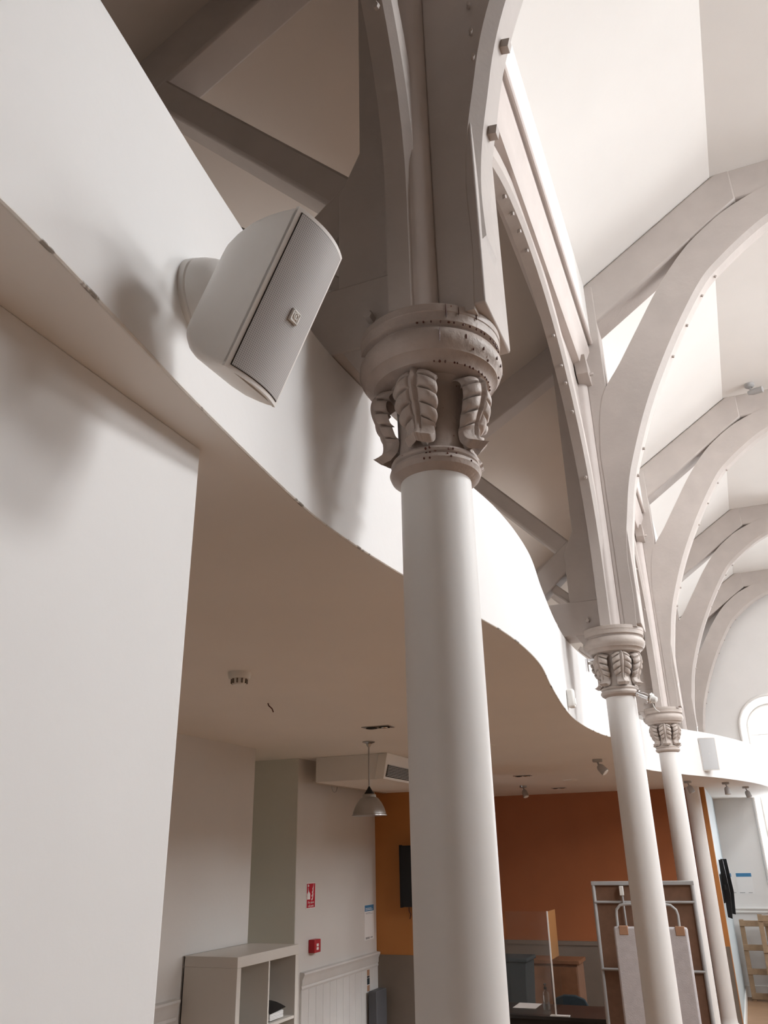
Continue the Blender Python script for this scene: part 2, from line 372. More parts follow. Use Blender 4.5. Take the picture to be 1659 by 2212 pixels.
# ------------------------------------------------------------------ columns
cap_prof = [(.090, 3.072), (.103, 3.078), (.114, 3.086), (.119, 3.098), (.116, 3.108), (.109, 3.111), (.108, 3.114), (.113, 3.118), (.115, 3.124), (.112, 3.130), (.104, 3.134), (.097, 3.137),
            (.094, 3.20), (.096, 3.29), (.102, 3.325), (.115, 3.340), (.148, 3.344), (.157, 3.347), (.162, 3.357), (.172, 3.367), (.180, 3.370), (.182, 3.376), (.190, 3.385), (.1955, 3.400), (.195, 3.416), (.188, 3.430), (.180, 3.434),
            (.176, 3.438), (.177, 3.444), (.188, 3.447), (.192, 3.449), (.1925, 3.472), (.193, 3.474), (.195, 3.476), (.195, 3.496), (.192, ZCAP), (.02, ZCAP)]
def leaf_mesh():
    """hanging acanthus leaf: local x across, y outwards (radius), z up; scalloped lobes with deep slits, curled lip"""
    NS, NT = 120, 40; vs = []; fs = []
    R = [(0, .112), (.05, .134), (.14, .152), (.28, .159), (.45, .152), (.62, .137), (.76, .126), (.86, .126), (.92, .133), (.97, .145), (1, .153)]
    Z = [(0, 3.352), (.05, 3.346), (.14, 3.330), (.45, 3.262), (.76, 3.195), (.90, 3.163), (.96, 3.153), (1, 3.150)]
    Wd = [(0, .050), (.08, .056), (.28, .060), (.45, .057), (.60, .050), (.70, .041), (.78, .036), (.88, .038), (.95, .037), (.985, .032), (1, .024)]
    SL = (.17, .35, .52, .68)                        # slits between the lobes
    bounds = (-.06,)+SL
    for i in range(NS+1):
        s_ = i/NS; r = cr_interp(R, s_); z = cr_interp(Z, s_); wd = cr_interp(Wd, s_)
        near = min(abs(s_-q) for q in SL); slit = math.exp(-(near/.0135)**2)
        lob = 0; fr = .5
        for p, q in zip(bounds, bounds[1:]):
            if p <= s_ < q: fr = (s_-p)/(q-p); lob = 1
        bulge_ = math.sin(PI*fr)**.55 if lob else 1
        wl = wd*((.84+.16*bulge_) if lob else 1)*(1-.13*slit)
        for j in range(NT+1):
            t = -1+2*j/NT; a = abs(t); x = wl*t
            zz = z-.026*max(0, a-.1)**1.25*(1 if s_ < .68 else max(0, 1-(s_-.68)/.14))
            k = min(1, max(0, (a-.22)/.3))
            h = 0
            if lob: h += .0055*(bulge_-.5)*k
            h -= .020*slit*k*(1-.6*max(0, (a-.75)/.25))
            if not lob: h += .006*math.cos(t*PI*1.5)*min(1, (s_-.68)/.1)
            h += .010*math.exp(-(t/.09)**2)*(1-.75*s_)-.006*math.exp(-((a-.19)/.06)**2)*(1 if s_ < .85 else .3)
            h -= .020*max(0, a-.55)**2*4
            vs.append((x, r+h-1.9*x*x, zz))
    n = NT+1
    for i in range(NS):
        for j in range(NT): fs.append((i*n+j, i*n+j+1, (i+1)*n+j+1, (i+1)*n+j))
    k = len(vs); back = [(x*.95, y-.014-.006*max(0, (q/n/NS-.88)/.12), z-.015*max(0, (q/n/NS-.86)/.14)) for q, (x, y, z) in enumerate(vs)]
    f2 = [tuple(reversed([q+k for q in f])) for f in fs]; vs += back; fs += f2
    edge = [j for j in range(n)]+[i*n+NT for i in range(1, NS+1)]+[NS*n+j for j in range(NT-1, -1, -1)]+[i*n for i in range(NS-1, 0, -1)]
    for a, b in zip(edge, edge[1:]+edge[:1]): fs.append((a, b, b+k, a+k))
    mb = MB(); mb.add(vs, fs); return mb
leaf_me = leaf_mesh().mesh('leaf', 'taupe_iron', 60)
leaf_me_old = leaf_me.copy(); leaf_me_old.materials[0] = M['taupe_old']
bolt_me = MB().lathe([(.0, .028), (.012, .028), (.015, .024), (.015, .0), (.0, .0)], 6).mesh('bolt', 'taupe')
stud_me = MB().lathe([(0, .020), (.009, .020), (.011, .017), (.011, 0), (.016, 0), (.016, -.004), (0, -.004)], 6).mesh('bolt', 'taupe')
capital_mb = MB().lathe(cap_prof, 72)
cap_me = {}
def column(i, label, angs, mt):
    t = thing('column', label, 'column', (0, B*i, 0), 'white columns of the arcade')
    sh = MB().lathe([(.15, 0), (.15, .1), (.125, .13), (.13, .17), (.1, .2), (.096, .26), (.0955, 1.5), (.0925, 2.6), (.091, 3.084), (.05, 3.084)], 64)
    sh.v = [(x, y+B*i, z) for x, y, z in sh.v]; obj('shaft', sh, 'shaft', t, angle=50)
    c = MB().lathe(cap_prof, 72); c.v = [(x, y+B*i, z) for x, y, z in c.v]; cp = obj('capital', c, mt, t, angle=28, label='taupe cast capital with round moulded top')
    view = math.atan2(CAM.y-B*i, CAM.x)          # direction from the column to the viewer
    for a in angs:
        th = view+math.radians(a)                 # positive = to the right as seen
        o = bpy.data.objects.new('leaf', leaf_me_old if mt == 'taupe_old' else leaf_me); COL.objects.link(o); o.parent = cp
        o.rotation_euler = (0, 0, th-PI/2)
    for a in (angs[0]+5, angs[1]-4):
        th = view+math.radians(a); inst('rivet', stud_me, cp, (.094*math.cos(th), B*i+.094*math.sin(th), 3.150), (PI/2*.95, 0, th+PI/2))
    return t, cp
c1, cp1 = column(0, 'nearest white column with a stained leafy taupe capital', (-18, 60, -86, 124, 196), 'taupe_old')
column(1, 'second white column from the front, with clean taupe leaf capital', (-47, 15, 74, 134, 195, -108), 'taupe_iron')
column(2, 'third white column, behind the display boards and chrome spotlight', (-57, 0, 57, 120, 180, -120), 'taupe_iron')
column(3, 'farthest white column, standing against the orange wall under the balcony', (-40, 20, 80, 140, 200, -100), 'taupe_iron')
# paint drips on the nearest capital
dr = MB(); view = math.atan2(CAM.y, CAM.x)
def ringr(z):
    best = .1
    for (ra, za), (rb, zb) in zip(cap_prof, cap_prof[1:]):
        if min(za, zb) <= z <= max(za, zb) and za != zb: best = max(best, ra+(rb-ra)*(z-za)/(zb-za))
    return best
def drip(a, z, h, wd=.003, R=None):
    th = view+math.radians(a); r = (R or ringr(z))+.0005
    c = Vector((r*math.cos(th), r*math.sin(th), z)); mt_ = Matrix.Translation(c) @ Matrix.Rotation(th, 4, 'Z') @ Matrix.Diagonal((.0025, wd, h, 1))
    d = MB().lathe([(0, -1), (.6, -.8), (1, -.3), (.8, .3), (.4, .8), (0, 1)], 6); d.xf(mt_); dr.add(d.v, d.f)
for a in range(-8, 92, 6):
    drip(a+random.uniform(-2, 2), 3.446, random.uniform(.003, .006), random.uniform(.002, .0045), .188)
    if a > 0: drip(a+random.uniform(-2, 2), 3.347, random.uniform(.003, .006), random.uniform(.002, .004), .157)
for a in range(30, 96, 9): drip(a+random.uniform(-3, 3), random.uniform(3.375, 3.41), random.uniform(.004, .008), .0025)
for a, z in ((-11, 3.122), (-6, 3.124), (-11, 3.112), (-6, 3.112), (-6, 3.094), (18, 3.12), (24, 3.122), (20, 3.098), (30, 3.114), (16, 3.106), (50, 3.1), (-13, 3.094)):
    drip(a, z, random.uniform(.003, .006), .0028)
drip(14, 3.475, .024, .0018, .1945); drip(8, 3.405, .026, .0014, .1955); drip(24, 3.48, .015, .001, .1945); drip(40, 3.48, .012, .001, .1945)
o = obj('paint_drips', dr, 'rust', cp1, label='dark red-brown drip stains'); o['kind'] = 'stuff'
for a, r_ in ((-6, .135), (30, .15)):
    th = view+math.radians(a); inst('bolt', bolt_me, cp1, (r_*math.cos(th), r_*math.sin(th), ZCAP-.004))

# ------------------------------------------------------------------ nave trusses
INN = [(.168, 3.485), (.176, 3.69), (.172, 3.9), (.186, 4.08), (.215, 4.26), (.252, 4.46), (.315, 4.676), (.445, 5.025), (.600, 5.352), (.772, 5.661), (.955, 5.94), (1.105, 6.085), (1.286, 6.226), (1.472, 6.343), (1.75, 6.46), (2.1, 6.545), (2.4, 6.57)]
OUT = [(.10, 3.485), (.10, 3.69), (.10, 3.9), (.10, 4.1), (.10, 4.3), (.10, 4.52), (.10, 4.75), (.16, 5.15), (.315, 5.40), (.49, 5.685), (.66, 5.955), (.858, 6.207), (1.023, 6.354), (1.25, 6.5), (1.6, 6.62), (2.05, 6.70), (2.4, 6.72)]
def resample(a, b, n):
    """smooth the two profiles with the same parameter"""
    k = list(range(len(a))); out = []
    for i in range(n+1):
        t = i*(len(a)-1)/n
        out.append(tuple(cr_interp([(q, p[c]) for q, p in zip(k, src)], t) for src in (a, b) for c in (0, 1)))
    return out
PROF = resample(INN, OUT, 64)
def mir(x, s): return x if s == 0 else 2*NX-x
def truss(i, label):
    yc = B*i; wall = i == 4
    if wall: yc = YEND-.13
    t = thing('roof_truss', label, 'roof truss', (0, yc, ZCAP), 'arched roof trusses of the nave')
    for s in (0, 1):
        mb = MB(); loops = []; P = PROF
        for q, (xi, zi, xo, zo) in enumerate(P):
            d = Vector((xo-xi, zo-zi)); d.normalize(); a = P[max(q-1, 0)]; b2 = P[min(q+1, len(P)-1)]
            tn = Vector((b2[0]-a[0], b2[1]-a[1])).normalized(); nn = Vector((tn.y, -tn.x))
            c = .034*min(1, max(.06, (zi-3.68)/.05)) if zi < 6.5 else .034
            e = Vector((xi, zi))+nn*c
            l = [(xi, yc-.13, zi), (e.x, yc-.13+c*1.1, e.y), (e.x, yc+.05-c*1.1, e.y), (xi, yc+.05, zi), (xo, yc+.05, zo), (xo, yc-.13, zo)]
            loops.append([(mir(p[0], s), p[1], p[2]) for p in l])
        br = obj('brace', mb.sweep(loops), 'taupe', t, angle=25)
        po = MB().box(*sorted((mir(.072, s), mir(.2, s))), yc-.128, yc+.128, ZCAP, 6.12); obj('post', po, 'taupe', t, bevel=.006)
        lo = [(.2, 5.79), (1.3, 6.56), (1.3, 6.9), (1.16, 6.825), (.13, 6.14), (.13, 5.79)]
        rf = MB(); rf.prism([(mir(x, s), z) for x, z in lo], 'y', yc-.122, yc+.122); obj('rafter', rf, 'taupe', t, bevel=.018)
        # bolts under the brace
        if s == 0:
            for tt in ((.345, .40, .53, .575, .62, .665) if i != 0 else (.232, .335, .43)):
                q = int(tt*64); xi, zi = P[q][0], P[q][1]; a = P[q-1]; b2 = P[q+1]; tn = Vector((b2[0]-a[0], b2[1]-a[1])).normalized()
                nn = Vector((tn.y, -tn.x)); th = math.atan2(nn.y, nn.x)
                me = MB().box(-.016, .016, -.014, .014, 0, .03).mesh('bolt', 'taupe') if i == 0 else stud_me
                o = inst('bolt', me, t, (xi+nn.x*.03, yc-.04, zi+nn.y*.03)); o.rotation_euler = (0, PI/2-th, 0)
    col_ = MB().box(1.2, 2*NX-1.2, yc-.118, yc+.118, 6.56, 6.84); obj('collar_beam', col_, 'taupe', t, bevel=.015)
    if i == 0:
        for z in (4.605, 4.488, 4.378):
            inst('peg', MB().lathe([(0, .0), (.005, 0), (.006, .035), (0, .037)], 8).mesh('peg', 'taupe'), t, (.222, yc-.128, z), (PI/2+.5, 0, .3))
    return t
truss(0, 'taupe roof truss with curved brace above the nearest stained capital')
truss(1, 'taupe roof truss with curved brace rising from the second column')
truss(2, 'taupe roof truss with curved brace rising from the third column')
truss(3, 'taupe roof truss rising from behind the far end of the balcony')
truss(4, 'farthest taupe arched truss set flat against the end wall')

# ------------------------------------------------------------------ arcade arches along the row
def arch_pts(k, n=40, off=0.0):
    y0 = B*k; mid = y0+B/2; a = B/2-.19+off; b = 1.43+off
    pts = [(mid-a, ZCAP), (mid-a, 3.75)]
    pts += [(mid-a*math.cos(PI*j/n), 3.88+b*math.sin(PI*j/n)) for j in range(n+1)]
    pts += [(mid+a, 3.75), (mid+a, ZCAP)]
    return pts
def arcade(k, lab_arch, lab_plate):
    y0, y1 = B*k, B*(k+1)
    t = thing('arcade_arch', lab_arch, 'arch', (0, y0+B/2, ZCAP), 'timber arches along the column row')
    A = arch_pts(k); O = arch_pts(k, off=.10)
    loops = []
    for q, ((ya, za), (yo, zo)) in enumerate(zip(A, O)):
        st = .022
        d = Vector((yo-ya, zo-za)).normalized() if za > 3.8 else Vector((1 if yo > ya else -1, 0))
        loops.append([(-.045, ya, za), (.04-st, ya, za), (.04, ya+d.x*st, za+d.y*st), (.04, yo, zo), (-.045, yo, zo)])
    obj('arch_rib', MB().sweep(loops), 'taupe', t, angle=25)
    # spandrel boards above the rib
    sp = MB(); O2 = [p for p in arch_pts(k, off=.08)][2:-2]; zt = 5.40
    for (ya, za), (yb, zb) in zip(O2, O2[1:]):
        sp.prism([(ya, min(za, zt-.002)), (yb, min(zb, zt-.002)), (yb, zt), (ya, zt)], 'x', -.02, .012)
    obj('spandrel', sp, 'taupe', t, angle=10)
    for e, sg in ((y0, 1), (y1, -1)):
        ps = MB().prism([(.036, e+sg*.183), (.058, e+sg*.165), (.069, e+sg*.145), (.073, e+sg*.12), (-.04, e+sg*.12), (-.04, e+sg*.183)], 'z', ZCAP-.002, 5.40)
        obj('pilaster', ps, 'plate', t, angle=60)
    mid = y0+B/2
    for yb in (-.42, -.25, -.09, .08, .72, .91, 1.01, 1.16, 1.42):
        a = B/2-.19; c = yb/a; zz = 3.88+1.43*math.sqrt(1-c*c); ny, nz = -c/a, -math.sqrt(1-c*c)/1.43; th = math.atan2(ny, -nz)
        o = inst('bolt', stud_me, t, (.0, mid+yb, zz)); o.rotation_euler = (PI+th, 0, 0)
    # wall plate
    p = thing('arcade_plate', lab_plate, 'beam', (.03, mid, 5.36), 'moulded wall plates over the arcade')
    pr_ = [(-.08, 5.37), (.062, 5.37), (.082, 5.40), (.084, 5.475), (.112, 5.535), (.118, 5.55), (.118, 5.59), (.10, 5.60), (-.08, 5.60)]
    obj('plate_beam', MB().sweep([[(a, y, b) for a, b in pr_] for y in (y0+.12, y1-.12)]), 'plate', p)
    obj('upper_board', MB().box(.085, .142, y0+.12, y1-.12, 5.625, 6.17), 'board', p)
    obj('bead', MB().tube([(.135, y0+.12, 5.625), (.135, y1-.12, 5.625)], .016, 10), 'plate', p)
    obj('backing_board', MB().box(-.08, .085, y0+.12, y1-.12, 5.58, 6.1), 'taupe', p)
    for e, sg in ((y1, -1), (y0, 1)):
        bk = MB().prism([(e+sg*.12, 5.40), (e+sg*.36, 5.40), (e+sg*.30, 5.36), (e+sg*.27, 5.30), (e+sg*.2, 5.27), (e+sg*.12, 5.27)], 'x', .02, .105)
        b_ = obj('bracket', bk, 'taupe', p, bevel=.004)
        inst('bolt', bolt_me, b_, (.103, e+sg*.19, 5.325), (0, PI/2, 0))
names = ['above the speaker, springing from the nearest column toward the viewer', 'between the first and second columns', 'between the second and third columns', 'between the third column and the balcony bulge']
for k, nm in zip((-1, 0, 1, 2), names):
    arcade(k, 'bolted taupe timber arch '+nm, 'pale moulded plate beam high up '+nm.replace('springing from the nearest column toward the viewer', 'over the nearest bay'))

# ------------------------------------------------------------------ aisle half trusses
def strip(x0, z0, x1, z1, h):
    d = Vector((x1-x0, z1-z0)).normalized(); n = Vector((-d.y, d.x))*h/2
    return [(x0+n.x, z0+n.y), (x1+n.x, z1+n.y), (x1-n.x, z1-n.y), (x0-n.x, z0-n.y)]
def aisle(i, label):
    yc = B*i; t = thing('aisle_truss', label, 'roof truss', (-.1, yc, ZPAR), 'dark half trusses over the aisle')
    obj('post', MB().prism([(-.235, 3.62), (-.235, 3.95), (-.235, 4.05), (-.165, 4.20), (-.165, 5.70), (-.05, 5.75), (-.05, 3.62)], 'y', yc-.10, yc+.10), 'taupe', t, bevel=.005)
    obj('tie_beam', MB().box(-2.79, -.05, yc-.105, yc+.105, 3.475, 3.70), 'taupe', t, bevel=.006)
    obj('tie_corbel', MB().prism([(-.17, 3.40), (-.05, 3.40), (-.05, 3.50), (-.235, 3.50)], 'y', yc-.10, yc+.10), 'taupe', t)
    obj('strut', MB().prism(strip(-.14, 4.00, -1.14, 5.057, .115), 'y', yc-.062, yc+.07), 'taupe', t, bevel=.014)
    obj('rafter', MB().prism([(-.05, 5.55), (-2.79, 3.906), (-2.79, 4.21), (-.05, 5.83)], 'y', yc-.065, yc+.085), 'taupe', t, bevel=.012)
    obj('knee_brace', MB().prism(strip(-.16, 4.09, -.72, 3.60, .155), 'y', yc-.07, yc+.06), 'taupe', t, bevel=.012)
    obj('lower_brace', MB().prism(strip(-.20, 3.71, -.75, 4.21, .05), 'y', yc-.05, yc+.05), 'taupe', t, bevel=.008)
    for x in (-.13, -.34): inst('bolt', bolt_me, t, (x, yc-.104, 3.56), (PI/2, 0, 0))
aisle(0, 'dark aisle half truss with diagonal strut behind the near speaker')
aisle(1, 'dark aisle half truss with diagonal strut beside the second capital')
aisle(2, 'aisle half truss behind the third column and balcony')

# ------------------------------------------------------------------ near wall speaker
def speaker(name, label, center, axis_up, facing, L, Wd, D, bulge, grille='grille'):
    t = thing(name, label, 'speaker', center)
    n = Vector(facing).normalized(); a = (Vector(axis_up)-n*Vector(axis_up).dot(n)).normalized(); s = n.cross(a)  # s = width axis
    mtx = Matrix((n, -s, a)).transposed().to_4x4()              # local x = facing, y = width, z = long axis
    def rr(hl, hw, r, d, nn=6):
        pts = []
        for cx, cz, a0 in ((1, 1, 0), (-1, 1, 90), (-1, -1, 180), (1, -1, 270)):
            for k in range(nn+1):
                th = math.radians(a0+90*k/nn); pts.append((cx*(hw-r)+r*math.cos(th), cz*(hl-r)+r*math.sin(th)))
        return [Vector((d+(bulge*(1-(y/hw)**2) if d >= -.001 else 0), y, z)) for y, z in pts]
    st = [(0, 1, 1, .006), (-.012, 1.0, 1.0, .008), (-.2*D, .985, .995, .010), (-.4*D, .95, .985, .014), (-.6*D, .89, .965, .020), (-.78*D, .80, .91, .026), (-.9*D, .72, .83, .030), (-.97*D, .65, .72, .030), (-D, .57, .60, .028)]
    loops = [rr(L/2*p, Wd/2*q, min(r, Wd/2*q*.95), d) for d, p, q, r in st]
    # convex front face: grid with a rim
    body = MB()
    fr = rr(L/2, Wd/2, .006, 0)
    for l in loops[1:]: pass
    first = [Vector((p.x, p.y, p.z)) for p in loops[0]]
    body.sweep([[p for p in l] for l in [first]+loops[1:]])
    # replace flat front cap by a bulged shell with rim
    def shell(hl, hw, x0, nn=14):
        vs = []; fs = []
        for j in range(nn+1):
            y = -hw+2*hw*j/nn
            for z in (-hl, hl): vs.append((x0+bulge*(1-(y/(Wd/2))**2), y, z))
        for j in range(nn): fs.append((2*j, 2*j+2, 2*j+3, 2*j+1))
        k = len(vs); vs += [(x-.006, y, z) for x, y, z in vs]; fs += [tuple(reversed([q+k for q in f])) for f in fs]
        for j in range(nn):
            fs += [(2*j, 2*j+k, 2*j+2+k, 2*j+2), (2*j+1, 2*j+3, 2*j+3+k, 2*j+1+k)]
        fs += [(0, 1, 1+k, k), (2*nn, 2*nn+k, 2*nn+1+k, 2*nn+1)]
        m_ = MB(); m_.add(vs, fs); return m_
    shl = shell(L/2, Wd/2, .0005); body.add(shl.v, shl.f)
    R3 = Matrix.Identity(4); R3 = mtx
    def put(nm, mb, mt, par=None, angle=35, lab=None):
        mb_o = obj(nm, mb.mesh(nm, mt, angle), None, par or t)
        if lab: mb_o['label'] = lab
        if par is None: mb_o.rotation_euler = mtx.to_3x3().to_euler()
        return mb_o
    put('cabinet', body, 'spk', angle=32)
    rim = .0075*L/.283
    gr = put('grille', shell(L/2-rim, Wd/2-rim, .0022), grille, lab='perforated grey grille')
    ch = MB(); hl, hw = L/2-rim+.0012, Wd/2-rim+.0012
    gp = put('grille_gap', shell(hl, hw, .0012), 'darkgap')
    return t, mtx, gr, put
Lx = .292
spk_c = Vector((.046, -.864, 3.013))
t, mtx, gr, put = speaker('loudspeaker', 'large pale wall speaker tilted down on the balcony front in the foreground', spk_c, (.424, .0, .904), (.905, -.10, -.415), Lx, .132, .152, .017)
# square badge with a round emblem
bd = MB().box(.0215, .0245, -.0105, .0105, -.0105, .0105); b1 = put('badge', bd, 'spk', lab='small square embossed badge')
b1.location = mtx.to_3x3() @ Vector((-.0022, .004, -.012))
fr_ = MB()
for y0_, y1_, z0_, z1_ in ((-.0095, .0095, .0075, .0095), (-.0095, .0095, -.0095, -.0075), (-.0095, -.0075, -.0095, .0095), (.0075, .0095, -.0095, .0095)):
    fr_.box(.0245, .0254, y0_, y1_, z0_, z1_)
put('badge_frame', fr_, 'plastw', b1)
em = MB().tube([(.0252, .005*math.cos(a), .0012+.005*math.sin(a)) for a in [2*PI*k/20 for k in range(21)]], .0009, 6)
em.box(.0246, .0257, -.0012, .0012, -.001, .0035); em.tube([(.0252, .0028, -.0025), (.0252, .006, -.0062)], .0009, 6)
put('emblem', em, 'plastw', b1)
# mounting dome on the parapet
dc = Vector((px(-.785)+.002, -.785, 3.158)); tip = spk_c-Vector((.905, -.10, -.415))*.155
ax = Vector((1, .10, -.05)).normalized(); q = ax.to_track_quat('Z', 'Y').to_matrix().to_4x4()
dm = MB().lathe([(.0, -.02), (.078, -.02), (.078, .012), (.077, .0125), (.075, .0145), (.077, .0165), (.0755, .03), (.070, .05), (.059, .070), (.042, .086), (.02, .095), (.0, .097)], 40)
dm.xf(Matrix.Translation(dc) @ q); obj('mount_dome', dm, 'spk', t, angle=30, label='round domed wall bracket')
arm = MB().tube([dc+ax*.06, dc+ax*.11, tip], .02, 12); obj('mount_arm', arm, 'spk', t)

# far speaker
yf = 8.92; xf_ = px(yf); s_ = (px(yf+.05)-px(yf-.05))/.1; nrm = Vector((1, -s_, 0)).normalized()
spk2 = Vector((.335, 8.73, 3.205))
t2, m2, g2, put2 = speaker('loudspeaker', 'white upright wall speaker on the far bulge of the balcony', spk2, (.0, 0, 1), (.26, -.965, -.03), .37, .19, .15, .012, 'grille_pale')
em = MB().tube([(.0165, .006*math.cos(a), .006*math.sin(a)) for a in [2*PI*k/16 for k in range(17)]], .0015, 6)
put2('badge', em, 'plastw')
q = nrm.to_track_quat('Z', 'Y').to_matrix().to_4x4()
dm = MB().lathe([(0, -.01), (.08, -.01), (.08, .012), (.07, .04), (.05, .06), (0, .075)], 24); dm.xf(Matrix.Translation(Vector((px(8.88), 8.88, 3.205))) @ q); obj('mount_dome', dm, 'spk', t2)

# ------------------------------------------------------------------ fixtures on the balcony and columns
ysn = 3.17; xs_ = px(ysn)
t = thing('alarm_sensor', 'small white sensor box on the balcony front beside the second column', 'sensor', (xs_+.02, ysn, 2.99))
obj('case', MB().box(xs_+.002, xs_+.045, ysn-.032, ysn+.032, 2.985, 3.095), 'plastw', t, bevel=.012)
obj('lens', MB().box(xs_+.04, xs_+.05, ysn-.022, ysn+.022, 3.0, 3.04), 'plastw', t, bevel=.008)
t = thing('spotlight', 'chrome spotlight clamped to the right of the second column capital', 'spotlight', (.1, 3.5, 3.06))
def cyl(p0, p1, prof, n=20):
    p0, p1 = Vector(p0), Vector(p1); d = p1-p0; q = d.to_track_quat('Z', 'Y').to_matrix().to_4x4()
    mb = MB().lathe([(r, z*d.length) for r, z in prof], n); return mb.xf(Matrix.Translation(p0) @ q)
P0, P1 = Vector((.088, 3.47, 3.10)), Vector((.215, 3.44, 3.03)); PD = P1-P0
obj('barrel', cyl(P0, P0+PD*.72, [(0, 0), (.017, 0), (.019, .05), (.019, .3), (.016, .32), (.016, .5), (.019, .52), (.019, .97), (.021, 1), (0, 1)]), 'chrome', t)
obj('lamp_head', cyl(P0+PD*.72, P0+PD*1.02, [(0, 0), (.028, 0), (.030, .12), (.030, .3), (.022, .34), (.02, .9), (.012, 1), (0, 1)]), 'plastw', t)
obj('ring', cyl(P0+PD*.70, P0+PD*.76, [(0, 0), (.034, 0), (.036, .5), (.034, 1), (0, 1)]), 'chrome', t)
obj('cable', MB().tube([(.19, 3.44, 3.02), (.195, 3.44, 2.995), (.205, 3.44, 2.975), (.225, 3.44, 2.96)], .003, 6), 'plastw', t)
t = thing('cable_clip', 'small chrome clamp bracket left of the second column capital', 'bracket', (-.16, 3.42, 3.27))
obj('arm', MB().box(-.175, -.09, 3.41, 3.43, 3.305, 3.318), 'chrome', t); obj('plate', MB().box(-.180, -.166, 3.40, 3.44, 3.24, 3.32), 'chrome', t)
obj('screw', MB().box(-.165, -.13, 3.415, 3.425, 3.285, 3.30), 'plastw', t)
# fixtures under the soffit
t = thing('smoke_detector', 'round white smoke detector on the underside of the balcony', 'smoke detector', (-1.377, 1.256, ZSOF))
Z = ZSOF
obj('base', MB().lathe([(0, Z), (.05, Z), (.051, Z-.008), (.049, Z-.022), (.046, Z-.03), (0, Z-.03)], 32, (-1.377, 1.256, 0)), 'plastw', t)
obj('chamber', MB().lathe([(0, Z-.03), (.033, Z-.03), (.031, Z-.05), (.026, Z-.056), (0, Z-.058)], 32, (-1.377, 1.256, 0)), 'plastw', t)
for k in range(10):
    a = 2*PI*k/10; c = Vector((-1.377+.0335*math.cos(a), 1.256+.0335*math.sin(a), 0))
    mb = MB().box(-.004, .004, -.003, .003, Z-.05, Z-.03); mb.xf(Matrix.Translation(c) @ Matrix.Rotation(a, 4, 'Z')); obj('vent_slot', mb, 'brownpanel', t)
tag(obj('cable_stub', MB().tube([(-1.667, 1.995, Z+.002), (-1.664, 2.0, Z-.012), (-1.655, 2.02, Z-.026), (-1.648, 2.025, Z-.045)], .0035, 6), 'rust'), 'short brown cable end poking from the balcony underside', 'cable')
def downlight(c, label):
    t = thing('downlight', label, 'downlight', (c[0], c[1], Z-.01), 'recessed twin downlights under the balcony')
    fr = MB().box(c[0]-.095, c[0]+.095, c[1]-.052, c[1]+.052, Z-.005, Z+.004); obj('frame', fr, 'steel', t)
    for sg in (-1, 1):
        h = obj('housing', MB().lathe([(0, Z-.004), (.036, Z-.006), (.038, Z-.008), (0, Z-.0075)], 20, (c[0]+sg*.044, c[1], 0)), 'darkgap', t)
        obj('lamp', MB().lathe([(0, Z-.0078), (.022, Z-.0082), (.02, Z-.012), (0, Z-.013)], 16, (c[0]+sg*.046, c[1], 0)), 'chrome' if sg > 0 else 'black', h)
downlight((-1.497, 3.10), 'recessed twin downlight above the pendant lamp')
downlight((-1.57, 7.29), 'recessed twin downlight right of the nearest column, nearer row')
downlight((-1.61, 9.44), 'recessed twin downlight close to the orange wall')
for c, lb in (((-1.225, 8.23), 'flat round ceiling vent near the orange wall'), ((-1.16, 4.43), 'flat round ceiling vent just right of the nearest column')):
    t = thing('ceiling_vent', lb, 'vent', (c[0], c[1], Z-.01)); obj('disc', MB().lathe([(0, Z), (.075, Z), (.075, Z-.006), (.06, Z-.012), (0, Z-.012)], 24, (*c, 0)), 'plastw', t)
    obj('collar', MB().lathe([(.0, Z+.001), (.09, Z+.001), (.09, Z-.003), (.0, Z-.003)], 24, (*c, 0)), 'plastw', t)
def spot(c, label, d, mt='greymetal'):
    t = thing('ceiling_spotlight', label, 'spotlight', (c[0], c[1], Z-.15), 'small spotlights under the balcony')
    obj('base', MB().lathe([(0, Z), (.045, Z), (.045, Z-.022), (.04, Z-.026), (0, Z-.026)], 20, (*c, 0)), mt, t)
    obj('stem', MB().tube([(c[0], c[1], Z-.024), (c[0]+.01, c[1], Z-.06)], .008, 8), mt, t)
    p0 = Vector((c[0]+.005, c[1], Z-.055)); p1 = p0+Vector(d)*.09
    hd = obj('lamp_head', cyl(p0, p1, [(0, 0), (.022, .02), (.034, .25), (.037, .75), (.038, 1), (0, 1)]), mt, t)
    obj('lens', cyl(p1, p1+Vector(d)*.004, [(0, 0), (.032, 0), (.03, 1), (0, 1)]), 'plastw', hd)
spot((-.557, 5.99), 'grey spotlight under the balcony just left of the second column', (.62, -.1, -.72))
spot((-1.916, 8.727), 'grey spotlight under the balcony in front of the orange wall', (.3, -.2, -.9), 'steel')
spot((.02, 9.3), 'grey spotlight under the balcony beside the third column', (.35, .1, -.9))
spot((.446, 9.87), 'middle grey spotlight under the far balcony bulge', (.05, -.1, -1))
spot((.68, 10.9), 'rightmost grey spotlight under the far balcony bulge', (.25, .2, -.9))
t = thing('ceiling_spotlight', 'tiny grey spotlight on the flat nave ceiling at the right edge', 'spotlight', (1.436, 6.685, 6.7), 'small spotlights on the nave ceiling')
obj('base', MB().lathe([(0, 6.83), (.05, 6.83), (.05, 6.80), (.03, 6.785), (0, 6.785)], 16, (1.436, 6.685, 0)), 'greymetal', t)
obj('arm', MB().tube([(1.436, 6.685, 6.79), (1.44, 6.685, 6.74), (1.52, 6.66, 6.72)], .012, 8), 'greymetal', t)
obj('lamp_head', cyl((1.40, 6.70, 6.73), (1.55, 6.64, 6.715), [(0, 0), (.02, .05), (.035, .4), (.035, 1), (0, 1)]), 'greymetal', t)
